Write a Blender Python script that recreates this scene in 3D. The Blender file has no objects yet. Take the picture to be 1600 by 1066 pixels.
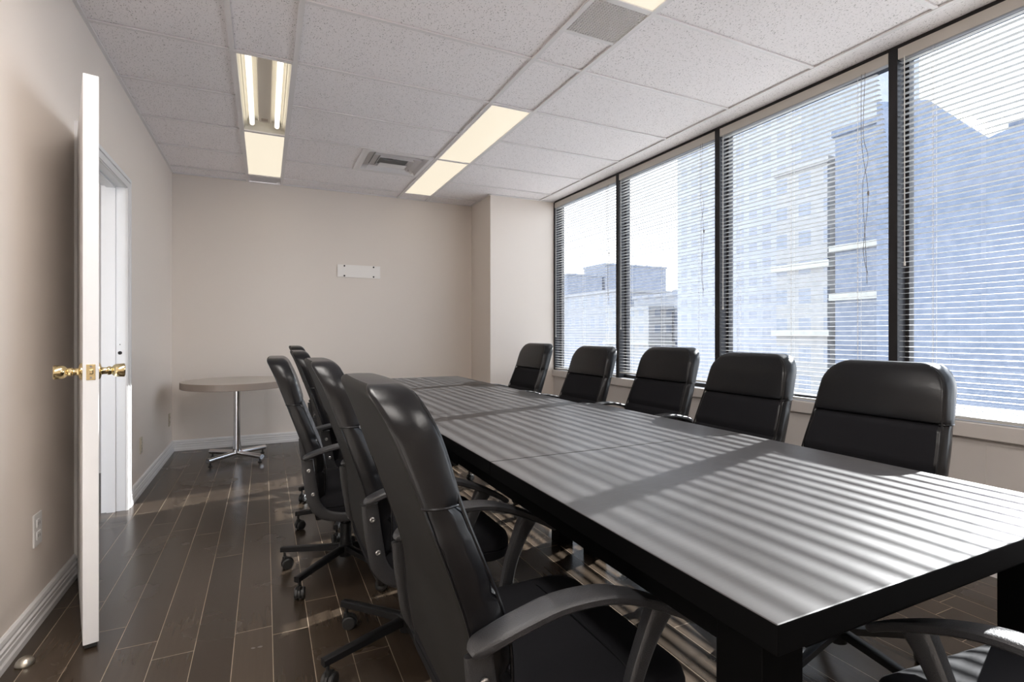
import bpy, bmesh, math, random
from mathutils import Vector, Matrix
PI = math.pi
S = bpy.context.scene
C = S.collection
random.seed(7)

# ------------------------------------------------------------------ camera
cam_d = bpy.data.cameras.new('camera'); cam = bpy.data.objects.new('camera', cam_d); C.objects.link(cam)
cam.location = (0, 0, 1.123)
cam.rotation_euler = (PI/2, 0, -0.4431)
cam_d.sensor_width = 36; cam_d.lens = 813.16/1600*36
cam_d.shift_y = -(533-521.17)/1600
cam_d.clip_start = .02; cam_d.clip_end = 2000
S.camera = cam

# ------------------------------------------------------------------ view, sky, sun
S.view_settings.view_transform = 'Standard'; S.view_settings.look = 'None'
S.view_settings.gamma = 1; S.view_settings.use_curve_mapping = False
S.view_settings.exposure = 1.08
w = bpy.data.worlds.new('sky'); S.world = w; w.use_nodes = True
nt = w.node_tree; bg = nt.nodes['Background']
tc = nt.nodes.new('ShaderNodeTexCoord'); sx = nt.nodes.new('ShaderNodeSeparateXYZ')
cr = nt.nodes.new('ShaderNodeValToRGB')
nt.links.new(tc.outputs['Generated'], sx.inputs[0]); nt.links.new(sx.outputs['Z'], cr.inputs[0])
cr.color_ramp.elements[0].position = 0.0; cr.color_ramp.elements[0].color = (1, 1, 1, 1)
cr.color_ramp.elements[1].position = .6; cr.color_ramp.elements[1].color = (.66, .80, 1, 1)
nt.links.new(cr.outputs[0], bg.inputs[0])
bg.inputs[1].default_value = 2.7
sd = bpy.data.lights.new('sun', 'SUN'); sun = bpy.data.objects.new('sun', sd); C.objects.link(sun)
sd.energy = 13.5; sd.angle = math.radians(.42); sd.color = (1, .97, .94)
sun.rotation_euler = Vector((1, .28, .46)).to_track_quat('Z', 'Y').to_euler()

# ------------------------------------------------------------------ materials
def srgb(r, g, b):
    f = lambda c: (c/255/12.92) if c/255 <= .04045 else ((c/255+.055)/1.055)**2.4
    return (f(r), f(g), f(b), 1)
def mat(name, col, rough=.5, metal=0, bump=None, spec=.5, var=None, coat=0):
    """bump = (scale, strength, distance[, detail]); var = (scale, amount)"""
    m = bpy.data.materials.new(name); m.use_nodes = True
    n = m.node_tree; b = n.nodes['Principled BSDF']
    b.inputs['Base Color'].default_value = col
    b.inputs['Roughness'].default_value = rough; b.inputs['Metallic'].default_value = metal
    b.inputs['Specular IOR Level'].default_value = spec; b.inputs['Coat Weight'].default_value = coat
    t = n.nodes.new('ShaderNodeTexCoord')
    if bump:
        nz = n.nodes.new('ShaderNodeTexNoise'); nz.inputs['Scale'].default_value = bump[0]; nz.inputs['Detail'].default_value = 4
        bp = n.nodes.new('ShaderNodeBump'); bp.inputs['Strength'].default_value = bump[1]; bp.inputs['Distance'].default_value = bump[2]
        n.links.new(t.outputs['Object'], nz.inputs['Vector']); n.links.new(nz.outputs['Fac'], bp.inputs['Height'])
        n.links.new(bp.outputs['Normal'], b.inputs['Normal'])
    if var:
        nz = n.nodes.new('ShaderNodeTexNoise'); nz.inputs['Scale'].default_value = var[0]; nz.inputs['Detail'].default_value = 3
        n.links.new(t.outputs['Object'], nz.inputs['Vector'])
        mx = n.nodes.new('ShaderNodeMix'); mx.data_type = 'RGBA'
        mx.inputs['A'].default_value = tuple(c*(1-var[1]) for c in col[:3])+(1,)
        mx.inputs['B'].default_value = tuple(min(1, c*(1+var[1])) for c in col[:3])+(1,)
        n.links.new(nz.outputs['Fac'], mx.inputs['Factor']); n.links.new(mx.outputs['Result'], b.inputs['Base Color'])
    return m
def nodes(m): return m.node_tree.nodes, m.node_tree.links, m.node_tree.nodes['Principled BSDF']
def emit(name, col, s):
    m = mat(name, (.12, .12, .12, 1), .5); b = m.node_tree.nodes['Principled BSDF']
    b.inputs['Emission Color'].default_value = col; b.inputs['Emission Strength'].default_value = s
    return m
def math_node(n, l, op, a, b=None, c=None):
    x = n.new('ShaderNodeMath'); x.operation = op
    for i, v in enumerate((a, b, c)):
        if v is None: continue
        if isinstance(v, (int, float)): x.inputs[i].default_value = v
        else: l.new(v, x.inputs[i])
    return x.outputs[0]

M = {}
M['wall'] = mat('wall_paint', (.78, .705, .64, 1), .6, bump=(160, .12, .001), var=(1.2, .02))
M['trim'] = mat('trim_white', (.76, .745, .74, 1), .4)
M['trim_cool'] = mat('door_white', (.86, .86, .87, 1), .35, bump=(25, .1, .002))
M['fascia'] = mat('sill_paint', (.60, .56, .53, 1), .5)
M['tbar'] = mat('grid_metal', (.80, .77, .77, 1), .4)
M['frame_dark'] = mat('window_frame_bronze', (.022, .020, .021, 1), .5, spec=.25)
M['slat'] = mat('blind_slat', (.50, .49, .47, 1), .4)
M['rail'] = mat('blind_rail', (.58, .54, .49, 1), .4)
M['cord'] = mat('blind_cord', (.72, .70, .66, 1), .7)
M['cord_dark'] = mat('pull_cord', (.22, .20, .18, 1), .7)
M['brass'] = mat('brass', (.80, .66, .38, 1), .14, 1)
M['chrome'] = mat('chrome', (.78, .78, .80, 1), .09, 1)
M['steel'] = mat('steel_screw', (.45, .45, .45, 1), .3, 1)
M['leather'] = mat('black_leather', (.0045, .0045, .0055, 1), .28, bump=(45, .12, .003), spec=.32)
M['shell'] = mat('back_vinyl', (.013, .0125, .012, 1), .6, bump=(400, .15, .001), spec=.2)
M['fabric'] = mat('black_mesh_fabric', (.007, .007, .009, 1), .85, bump=(900, .4, .001), spec=.2)
M['plastic'] = mat('black_plastic', (.022, .022, .024, 1), .42, bump=(420, .5, .0015), spec=.55)
M['metal_black'] = mat('black_steel', (.006, .006, .007, 1), .42, spec=.4)
M['wheel'] = mat('caster_wheel', (.015, .015, .015, 1), .45)
M['laminate'] = mat('laminate_top', (.52, .47, .42, 1), .35, var=(6, .04))
M['laminate_edge'] = mat('laminate_edge', (.30, .24, .20, 1), .4, var=(9, .08))
M['grille'] = mat('grille_plastic', (.40, .39, .37, 1), .5)
M['dark_void'] = mat('duct_dark', (.02, .02, .02, 1), .8)
M['ivory'] = mat('ivory_plate', (.52, .46, .36, 1), .4)
M['white_plate'] = mat('white_plate', (.80, .79, .78, 1), .35)
M['paper'] = mat('panel_white', (.90, .86, .82, 1), .5)
M['lens'] = emit('light_lens', (1, .89, .70, 1), .43)
M['lens_fill'] = emit('fill_light_lens', (1, .95, .90, 1), 11.5)  # strong lens for the unseen fill lights added around the camera
M['tube'] = emit('light_tube', (1, .92, .76, 1), 1.2)
M['fixture'] = mat('fixture_white', (.72, .69, .62, 1), .35)
M['ballast'] = mat('ballast_cover', (.55, .50, .44, 1), .5)

def wood_floor():
    m = mat('floor_dark_planks', (.03, .02, .015, 1), .25, spec=.5); n, l, b = nodes(m)
    t = n.new('ShaderNodeTexCoord'); s = n.new('ShaderNodeSeparateXYZ'); l.new(t.outputs['Object'], s.inputs[0])
    px = math_node(n, l, 'DIVIDE', math_node(n, l, 'SUBTRACT', s.outputs['X'], .025), .126)
    idx = math_node(n, l, 'FLOOR', px); fx = math_node(n, l, 'FRACT', px)
    wn = n.new('ShaderNodeTexWhiteNoise'); wn.noise_dimensions = '1D'; l.new(idx, wn.inputs['W'])
    py = math_node(n, l, 'ADD', math_node(n, l, 'DIVIDE', s.outputs['Y'], 1.22), math_node(n, l, 'MULTIPLY', wn.outputs['Value'], 7.3))
    idy = math_node(n, l, 'FLOOR', py); fy = math_node(n, l, 'FRACT', py)
    # distance to the seams, in metres
    ex = math_node(n, l, 'MULTIPLY', math_node(n, l, 'MINIMUM', fx, math_node(n, l, 'SUBTRACT', 1, fx)), .126)
    ey = math_node(n, l, 'MULTIPLY', math_node(n, l, 'MINIMUM', fy, math_node(n, l, 'SUBTRACT', 1, fy)), 1.22)
    e = math_node(n, l, 'MINIMUM', ex, ey)
    seam = math_node(n, l, 'LESS_THAN', e, .0011)
    cv = n.new('ShaderNodeCombineXYZ'); l.new(idx, cv.inputs[0]); l.new(idy, cv.inputs[1])
    w2 = n.new('ShaderNodeTexWhiteNoise'); w2.noise_dimensions = '2D'; l.new(cv.outputs[0], w2.inputs['Vector'])
    mp = n.new('ShaderNodeMapping'); mp.inputs['Scale'].default_value = (60, 2.5, 1); l.new(t.outputs['Object'], mp.inputs[0])
    gz = n.new('ShaderNodeTexNoise'); gz.inputs['Scale'].default_value = 1; gz.inputs['Detail'].default_value = 5; l.new(mp.outputs[0], gz.inputs['Vector'])
    v = math_node(n, l, 'ADD', math_node(n, l, 'MULTIPLY', w2.outputs['Value'], .5), math_node(n, l, 'MULTIPLY', gz.outputs['Fac'], .5))
    r = n.new('ShaderNodeValToRGB'); l.new(v, r.inputs[0])
    r.color_ramp.elements[0].position = .2; r.color_ramp.elements[0].color = (.036, .026, .018, 1)
    r.color_ramp.elements[1].position = .85; r.color_ramp.elements[1].color = (.068, .049, .034, 1)
    mx = n.new('ShaderNodeMix'); mx.data_type = 'RGBA'; l.new(seam, mx.inputs['Factor'])
    l.new(r.outputs[0], mx.inputs['A']); mx.inputs['B'].default_value = (.34, .27, .20, 1)  # pale seam colour imitates light reflected off the plank edges
    l.new(mx.outputs['Result'], b.inputs['Base Color'])
    nz = n.new('ShaderNodeTexNoise'); nz.inputs['Scale'].default_value = 3; nz.inputs['Detail'].default_value = 4; l.new(t.outputs['Object'], nz.inputs['Vector'])
    mr = n.new('ShaderNodeMapRange'); mr.inputs['To Min'].default_value = .20; mr.inputs['To Max'].default_value = .32
    l.new(nz.outputs['Fac'], mr.inputs['Value']); l.new(mr.outputs[0], b.inputs['Roughness'])
    bp = n.new('ShaderNodeBump'); bp.inputs['Strength'].default_value = .12; bp.inputs['Distance'].default_value = .0008
    l.new(gz.outputs['Fac'], bp.inputs['Height']); l.new(bp.outputs['Normal'], b.inputs['Normal'])
    return m
M['floor'] = wood_floor()

def ceiling_tile():
    m = mat('ceiling_tile_fissured', (.6, .58, .57, 1), .9, spec=.15); n, l, b = nodes(m)
    t = n.new('ShaderNodeTexCoord')
    mp = n.new('ShaderNodeMapping'); mp.inputs['Scale'].default_value = (1, .45, 1); l.new(t.outputs['Object'], mp.inputs[0])
    vz = n.new('ShaderNodeTexNoise'); vz.inputs['Scale'].default_value = 215; vz.inputs['Detail'].default_value = 2; l.new(mp.outputs[0], vz.inputs['Vector'])
    r = n.new('ShaderNodeValToRGB'); l.new(vz.outputs['Fac'], r.inputs[0])
    r.color_ramp.elements[0].position = .325; r.color_ramp.elements[0].color = (.42, .395, .39, 1)
    r.color_ramp.elements[1].position = .38; r.color_ramp.elements[1].color = (.94, .90, .91, 1)
    l.new(r.outputs[0], b.inputs['Base Color'])
    n2 = n.new('ShaderNodeTexNoise'); n2.inputs['Scale'].default_value = 260; l.new(t.outputs['Object'], n2.inputs['Vector'])
    bp = n.new('ShaderNodeBump'); bp.inputs['Strength'].default_value = .5; bp.inputs['Distance'].default_value = .0015
    l.new(n2.outputs['Fac'], bp.inputs['Height']); l.new(bp.outputs['Normal'], b.inputs['Normal'])
    return m
M['tile'] = ceiling_tile()

def table_mat():
    m = mat('table_black_brown', (.065, .060, .058, 1), .44, spec=.13); n, l, b = nodes(m)
    t = n.new('ShaderNodeTexCoord')
    mp = n.new('ShaderNodeMapping'); mp.inputs['Scale'].default_value = (14, 160, 14); l.new(t.outputs['Object'], mp.inputs[0])
    g = n.new('ShaderNodeTexNoise'); g.inputs['Scale'].default_value = 1; g.inputs['Detail'].default_value = 3; l.new(mp.outputs[0], g.inputs['Vector'])
    s = n.new('ShaderNodeTexNoise'); s.inputs['Scale'].default_value = 5; s.inputs['Detail'].default_value = 5; l.new(t.outputs['Object'], s.inputs['Vector'])
    mr = n.new('ShaderNodeMapRange'); mr.inputs['To Min'].default_value = .36; mr.inputs['To Max'].default_value = .48
    l.new(s.outputs['Fac'], mr.inputs['Value']); l.new(mr.outputs[0], b.inputs['Roughness'])
    # worn flecks
    v = n.new('ShaderNodeTexVoronoi'); v.inputs['Scale'].default_value = 9; l.new(t.outputs['Object'], v.inputs['Vector'])
    lt = math_node(n, l, 'LESS_THAN', v.outputs['Distance'], .022)
    mx = n.new('ShaderNodeMix'); mx.data_type = 'RGBA'; l.new(lt, mx.inputs['Factor'])
    mx.inputs['A'].default_value = (.060, .057, .057, 1); mx.inputs['B'].default_value = (.30, .28, .26, 1)
    l.new(mx.outputs['Result'], b.inputs['Base Color'])
    bp = n.new('ShaderNodeBump'); bp.inputs['Strength'].default_value = .35; bp.inputs['Distance'].default_value = .0006
    l.new(g.outputs['Fac'], bp.inputs['Height']); l.new(bp.outputs['Normal'], b.inputs['Normal'])
    return m
M['table'] = table_mat()
M['table_edge'] = mat('table_edge_black', (.0025, .0025, .0027, 1), .6, spec=.04)

def glass_mat():
    m = bpy.data.materials.new('dusty_glass'); m.use_nodes = True; n = m.node_tree.nodes; l = m.node_tree.links
    n.remove(n['Principled BSDF']); out = n['Material Output']
    tr = n.new('ShaderNodeBsdfTransparent'); tr.inputs[0].default_value = (.86, .90, .93, 1)
    gl = n.new('ShaderNodeBsdfGlossy'); gl.inputs['Roughness'].default_value = .02; gl.inputs['Color'].default_value = (.9, .95, 1, 1)
    tl = n.new('ShaderNodeBsdfTranslucent'); tl.inputs[0].default_value = (.9, .93, 1, 1)
    t = n.new('ShaderNodeTexCoord'); nz = n.new('ShaderNodeTexNoise'); nz.inputs['Scale'].default_value = 28; nz.inputs['Detail'].default_value = 7; nz.inputs['Roughness'].default_value = .75
    l.new(t.outputs['Object'], nz.inputs['Vector'])
    mr = n.new('ShaderNodeMapRange'); mr.inputs['From Min'].default_value = .42; mr.inputs['From Max'].default_value = .75
    mr.inputs['To Min'].default_value = .004; mr.inputs['To Max'].default_value = .03; l.new(nz.outputs['Fac'], mr.inputs['Value'])
    m1 = n.new('ShaderNodeMixShader'); l.new(mr.outputs[0], m1.inputs[0]); l.new(tr.outputs[0], m1.inputs[1]); l.new(tl.outputs[0], m1.inputs[2])
    m2 = n.new('ShaderNodeMixShader'); m2.inputs[0].default_value = .06; l.new(m1.outputs[0], m2.inputs[1]); l.new(gl.outputs[0], m2.inputs[2])
    l.new(m2.outputs[0], out.inputs['Surface'])
    return m
M['glass'] = glass_mat()

def facade(name, wall, glass, px, pz, fw=.6, fh=.55):
    m = mat(name, wall, .6); n, l, b = nodes(m)
    t = n.new('ShaderNodeTexCoord'); s = n.new('ShaderNodeSeparateXYZ'); l.new(t.outputs['Object'], s.inputs[0])
    h = math_node(n, l, 'ADD', s.outputs['X'], s.outputs['Y'])
    a = math_node(n, l, 'LESS_THAN', math_node(n, l, 'FRACT', math_node(n, l, 'DIVIDE', h, px)), fw)
    c = math_node(n, l, 'LESS_THAN', math_node(n, l, 'FRACT', math_node(n, l, 'DIVIDE', s.outputs['Z'], pz)), fh)
    f = math_node(n, l, 'MULTIPLY', a, c)
    mx = n.new('ShaderNodeMix'); mx.data_type = 'RGBA'; l.new(f, mx.inputs['Factor'])
    mx.inputs['A'].default_value = wall; mx.inputs['B'].default_value = glass
    l.new(mx.outputs['Result'], b.inputs['Base Color'])
    l.new(math_node(n, l, 'SUBTRACT', .7, math_node(n, l, 'MULTIPLY', f, .5)), b.inputs['Roughness'])
    return m

# ------------------------------------------------------------------ mesh helpers
def obj(name, bm, m=None, parent=None, smooth=False, loc=None, rz=None, autosmooth=None):
    bm.normal_update()
    me = bpy.data.meshes.new(name); bm.to_mesh(me); bm.free()
    ms = m if isinstance(m, (list, tuple)) else [m]
    for x in ms: me.materials.append(x)
    if smooth:
        for p in me.polygons: p.use_smooth = True
        if autosmooth: me.set_sharp_from_angle(angle=math.radians(autosmooth))
    o = bpy.data.objects.new(name, me); C.objects.link(o)
    if parent: o.parent = parent
    if loc is not None: o.location = loc
    if rz is not None: o.rotation_euler = (0, 0, rz)
    return o
def empty(name, loc=(0, 0, 0), rz=0):
    o = bpy.data.objects.new(name, None); o.empty_display_size = .1; C.objects.link(o)
    o.location = loc; o.rotation_euler = (0, 0, rz); return o
def tag(o, label=None, cat=None, group=None, kind=None):
    if label: o['label'] = label
    if cat: o['category'] = cat
    if group: o['group'] = group
    if kind: o['kind'] = kind
    return o
def struct(name, bm, m, label=None, cat=None, parent=None, **k):
    o = obj(name, bm, m, parent, **k)
    if not parent: tag(o, label or name.replace('_', ' '), cat or name.split('_')[0], kind='structure')
    return o
def box(bm, x0, x1, y0, y1, z0, z1, bev=0, seg=2, mi=0):
    r = bmesh.ops.create_cube(bm, size=1)
    vs = r['verts']
    bmesh.ops.scale(bm, vec=(x1-x0, y1-y0, z1-z0), verts=vs)
    bmesh.ops.translate(bm, vec=((x0+x1)/2, (y0+y1)/2, (z0+z1)/2), verts=vs)
    fs = {f for v in vs for f in v.link_faces}
    for f in fs: f.material_index = mi
    if bev:
        es = {e for v in vs for e in v.link_edges}
        g = bmesh.ops.bevel(bm, geom=list(es), offset=bev, segments=seg, profile=.5, affect='EDGES')
        for f in g['faces']: f.material_index = mi
    return vs
def B(*a, **k):
    bm = bmesh.new(); box(bm, *a, **k); return bm
def ring_loft(bm, rings, cap0=True, cap1=True, closed=False, mi=None):
    R = [[bm.verts.new(p) for p in r] for r in rings]
    n = len(R[0]); K = len(R)
    for i in range(K if closed else K-1):
        a, b = R[i], R[(i+1) % K]
        for j in range(n):
            f = bm.faces.new((a[j], a[(j+1) % n], b[(j+1) % n], b[j]))
            if mi: f.material_index = mi(i, j)
    if not closed:
        if cap0: bm.faces.new(list(reversed(R[0])))
        if cap1: bm.faces.new(R[-1])
    return R
def lathe(bm, prof, cx=0, cy=0, n=32, axis='z', M4=None, mi=0):
    """prof: (radius, height) pairs"""
    rings = []
    for r, h in prof:
        ring = []
        for k in range(n):
            a = 2*PI*k/n; p = Vector((r*math.cos(a), r*math.sin(a), h))
            if M4 is not None: p = M4 @ p
            ring.append(p+Vector((cx, cy, 0)))
        rings.append(ring)
    before = set(bm.faces)
    ring_loft(bm, rings)
    if mi:
        for f in set(bm.faces)-before: f.material_index = mi
def catmull(pts, sub=6):
    out = []; P = [pts[0]]+list(pts)+[pts[-1]]
    for i in range(1, len(P)-2):
        p0, p1, p2, p3 = P[i-1:i+3]
        for k in range(sub):
            t = k/sub
            out.append(tuple(.5*((2*b)+(-a+c)*t+(2*a-5*b+4*c-d)*t*t+(-a+3*b-3*c+d)*t**3) for a, b, c, d in zip(p0, p1, p2, p3)))
    out.append(tuple(pts[-1])); return out
def tube(bm, pts, r, n=8, sub=0):
    if sub: pts = catmull(pts, sub)
    pts = [Vector(p) for p in pts]; rings = []
    up = Vector((0, 0, 1))
    d0 = (pts[1]-pts[0]).normalized()
    if abs(d0.dot(up)) > .9: up = Vector((1, 0, 0))
    for i, p in enumerate(pts):
        d = (pts[min(i+1, len(pts)-1)]-pts[max(i-1, 0)]).normalized()
        a = d.cross(up).normalized(); b = a.cross(d).normalized(); up = b
        rr = r[i] if isinstance(r, (list, tuple)) else r
        rings.append([p+rr*(math.cos(2*PI*k/n)*a+math.sin(2*PI*k/n)*b) for k in range(n)])
    ring_loft(bm, rings)
def sweep_xz(bm, pts, sub=5, n=14, pw=4.0):
    """pts: (x, z, ycentre, half width in y, half width in plane). superelliptic section"""
    P = catmull(pts, sub); rings = []
    for i, p in enumerate(P):
        q0 = P[max(i-1, 0)]; q1 = P[min(i+1, len(P)-1)]
        d = Vector((q1[0]-q0[0], 0, q1[1]-q0[1])).normalized(); nrm = Vector((-d.z, 0, d.x))
        ring = []
        for k in range(n):
            a = 2*PI*(k+.5)/n; c, s_ = math.cos(a), math.sin(a)
            sc = lambda v: math.copysign(abs(v)**(2/pw), v)
            ring.append(Vector((p[0], p[2], p[1]))+Vector((0, 1, 0))*sc(c)*p[3]+nrm*sc(s_)*p[4])
        rings.append(ring)
    ring_loft(bm, rings)

def children(o): return [c for c in bpy.data.objects if c.parent == o]
def dup(o, parent=None):
    c = o.copy(); C.objects.link(c)
    if parent: c.parent = parent
    for ch in children(o): dup(ch, c)
    return c

# ------------------------------------------------------------------ room shell
XL, XR, YB, YR, H = -.80, 3.05, 5.87, -1.75, 2.654
T = .12
DY0, DY1, DZ = 3.115, 4.035, 2.05       # doorway in the left wall
YS = [5.29, 4.072, 2.854, 1.650, .440, -.770]  # mullion centres
ZS, ZH = .70, 2.63                      # sill top, window head

bm = bmesh.new(); box(bm, -2.6, XR+.02, YR-.1, YB+.1, -.1, 0)
struct('floor', bm, M['floor'], 'floor of dark brown wood planks with seams painted pale like caught light', 'floor')
bm = bmesh.new()
box(bm, XL-T, XL, YR, DY0-.02, 0, H); box(bm, XL-T, XL, DY1+.02, YB, 0, H); box(bm, XL-T, XL, DY0-.02, DY1+.02, DZ+.02, H)
struct('wall_left', bm, M['wall'], 'pale greige wall on the left with the doorway', 'wall')
struct('wall_back', B(XL-T, XR+.1, YB, YB+.1, 0, H), M['wall'], 'pale greige end wall behind the round table', 'wall')
struct('wall_rear', B(XL-T, XR+.1, YR-.1, YR, 0, H), M['wall'], 'pale wall behind the photographer', 'wall')
struct('wall_column', B(2.247, XR+.1, 5.29, YB, 0, H), M['wall'], 'boxed column in the far right corner', 'wall')
# window wall below the sill
bm = bmesh.new(); box(bm, XR+.0, XR+.16, YR, 5.29, 0, .625); box(bm, XR+.02, XR+.16, YR, 5.29, .625, .66)
box(bm, XR-.001, XR+.012, YR, 5.29, .604, .612, mi=0)
for y in (1.25, 2.6, 3.9): box(bm, XR-.002, XR+.01, y, y+.006, .0, .60)
struct('wall_right', bm, M['fascia'], 'low painted wall under the windows', 'wall')
struct('trim_sill', B(XR-.025, XR+.16, YR, 5.29, .628, .70, bev=.004), M['fascia'], 'painted window sill ledge', 'sill')
# above the window
bm = bmesh.new(); box(bm, XR, XR+.16, YR, 5.29, 2.645, H+.05)
struct('trim_head', bm, M['frame_dark'], 'dark bronze window head', 'trim')

# hallway beyond the door
struct('wall_hall', B(-2.3, -2.2, 1.5, YB, 0, H), M['wall'], 'hallway wall seen through the doorway', 'wall')
struct('wall_hall_end', B(-2.2, XL-T, 5.2, 5.3, 0, H), M['trim'], 'hallway end wall', 'wall')

# baseboards: profile (depth, height)
PROF = [(0, 0), (.020, 0), (.020, .022), (.016, .030), (.016, .048), (.013, .052), (.013, .056), (.016, .060), (.016, .066),
        (.011, .072), (.011, .078), (.013, .082), (.010, .096), (.004, .102), (0, .102)]
def base_run(name, p0, p1, nrm, lab, s=1.0):
    bm = bmesh.new(); p0, p1, nrm = Vector(p0), Vector(p1), Vector(nrm)
    ring_loft(bm, [[p+nrm*d*s+Vector((0, 0, h*s)) for d, h in PROF] for p in (p0, p1)])
    bmesh.ops.recalc_face_normals(bm, faces=bm.faces)
    struct(name, bm, M['trim'], lab, 'baseboard')
base_run('baseboard_left', (XL, YR, 0), (XL, DY0-.072, 0), (1, 0, 0), 'moulded white baseboard left of the door')
base_run('baseboard_left_far', (XL, DY1+.072, 0), (XL, YB, 0), (1, 0, 0), 'moulded white baseboard between door and far corner')
base_run('baseboard_back', (XL, YB, 0), (2.247, YB, 0), (0, -1, 0), 'moulded white baseboard along the end wall')
base_run('baseboard_column', (2.247, 5.29, 0), (XR, 5.29, 0), (0, -1, 0), 'moulded white baseboard on the column')
base_run('baseboard_right', (XR, YR, 0), (XR, 5.29, 0), (-1, 0, 0), 'white baseboard under the windows')

# ------------------------------------------------------------------ ceiling grid
GX = [XL, -.160, .155, 1.355, 1.680, 2.867, XR+.0]
GY = [2.578+.6096*k for k in range(-7, 6)]
GY = [YR]+[y for y in GY if y > YR+.05]+[YB]
def ji(a, k): return min(range(len(a)), key=lambda i: abs(a[i]-k))
HOLES = []   # (x0, x1, y0, y1) cells left open
def yk(k): return 2.578+.6096*k
FX = [(-.160, .155, yk(1), yk(3)), (-.160, .155, yk(3), yk(5)-.02), (1.355, 1.680, yk(1), yk(3)), (1.355, 1.680, yk(3), yk(5)),
      (1.355, 1.680, .735, 1.962), (-.160, .155, -1.0, .21), (1.355, 1.68, -1.0, .21), (-.160, .155, .75, 1.96)]
VENT = [(1.355, 1.680, 1.968, 2.262), (-.160, .155, yk(5)-.01, YB-.01), (.745, 1.355, yk(3), yk(4))]
HOLES = FX+VENT
xs = sorted(set(GX+[.745]+[h[0] for h in HOLES]+[h[1] for h in HOLES]))
ys = sorted(set([round(y, 4) for y in GY]+[round(v, 4) for h in HOLES for v in h[2:]]))
bm = bmesh.new()
for i in range(len(xs)-1):
    for j in range(len(ys)-1):
        cx, cy = (xs[i]+xs[i+1])/2, (ys[j]+ys[j+1])/2
        if ys[j+1]-ys[j] < 1e-3 or xs[i+1]-xs[i] < 1e-3: continue
        if any(h[0]-1e-3 < cx < h[1]+1e-3 and h[2]-1e-3 < cy < h[3]+1e-3 for h in HOLES): continue
        z = H+.008
        vs = [bm.verts.new(p) for p in ((xs[i], ys[j], z), (xs[i], ys[j+1], z), (xs[i+1], ys[j+1], z), (xs[i+1], ys[j], z))]
        bm.faces.new(vs)
bmesh.ops.remove_doubles(bm, verts=bm.verts, dist=1e-4)
bmesh.ops.recalc_face_normals(bm, faces=bm.faces)
for f in bm.faces:
    if f.normal.z > 0: f.normal_flip()
struct('ceiling', bm, M['tile'], 'suspended ceiling of fissured tiles', 'ceiling')
struct('trim_slab', B(-2.6, XR+.3, YR-.1, YB+.1, H+.30, H+.34), M['dark_void'], 'slab above the suspended ceiling', 'trim')
struct('ceiling_hall', B(-2.2, XL-T, 1.5, YB, H-.2, H-.15), M['trim'], 'hallway ceiling', 'ceiling')
bm = bmesh.new(); hw = .011
def bar(x0, x1, y0, y1):
    box(bm, x0, x1, y0, y1, H-.001, H+.006)
    # recess line on the bar
for x in GX[1:-1]:
    box(bm, x-.013, x+.013, YR, YB if x < 2.2 else 5.28, H-.003, H+.006)
for y in GY[1:-1]:
    for a, b in zip(GX[:-1], GX[1:]):
        cells = [h for h in HOLES if h[0] <= (a+b)/2 <= h[1] and h[2]+.03 < y < h[3]-.03]
        if cells: continue
        if b < XR: bar(a+.013 if a > XL else a, b-.013, y-hw, y+hw)
for h in FX[:5]+FX[5:]+VENT[:2]:
    for y in (h[2], h[3]):
        if min(abs(y-q) for q in GY) < .025: continue
        bar(h[0]+.013, h[1]-.013, y-hw, y+hw)
bar(.745-hw, .745+hw, yk(3), yk(4))
box(bm, XL, XL+.018, YR, YB, H-.002, H+.006); box(bm, XL, 2.247, YB-.018, YB, H-.002, H+.006)
box(bm, 2.229, 2.247, 5.29, YB, H-.002, H+.006); box(bm, 2.247, XR, 5.272, 5.29, H-.002, H+.006)
struct('trim_1', bm, M['tbar'], 'painted metal grid holding the ceiling tiles', 'trim')

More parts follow.
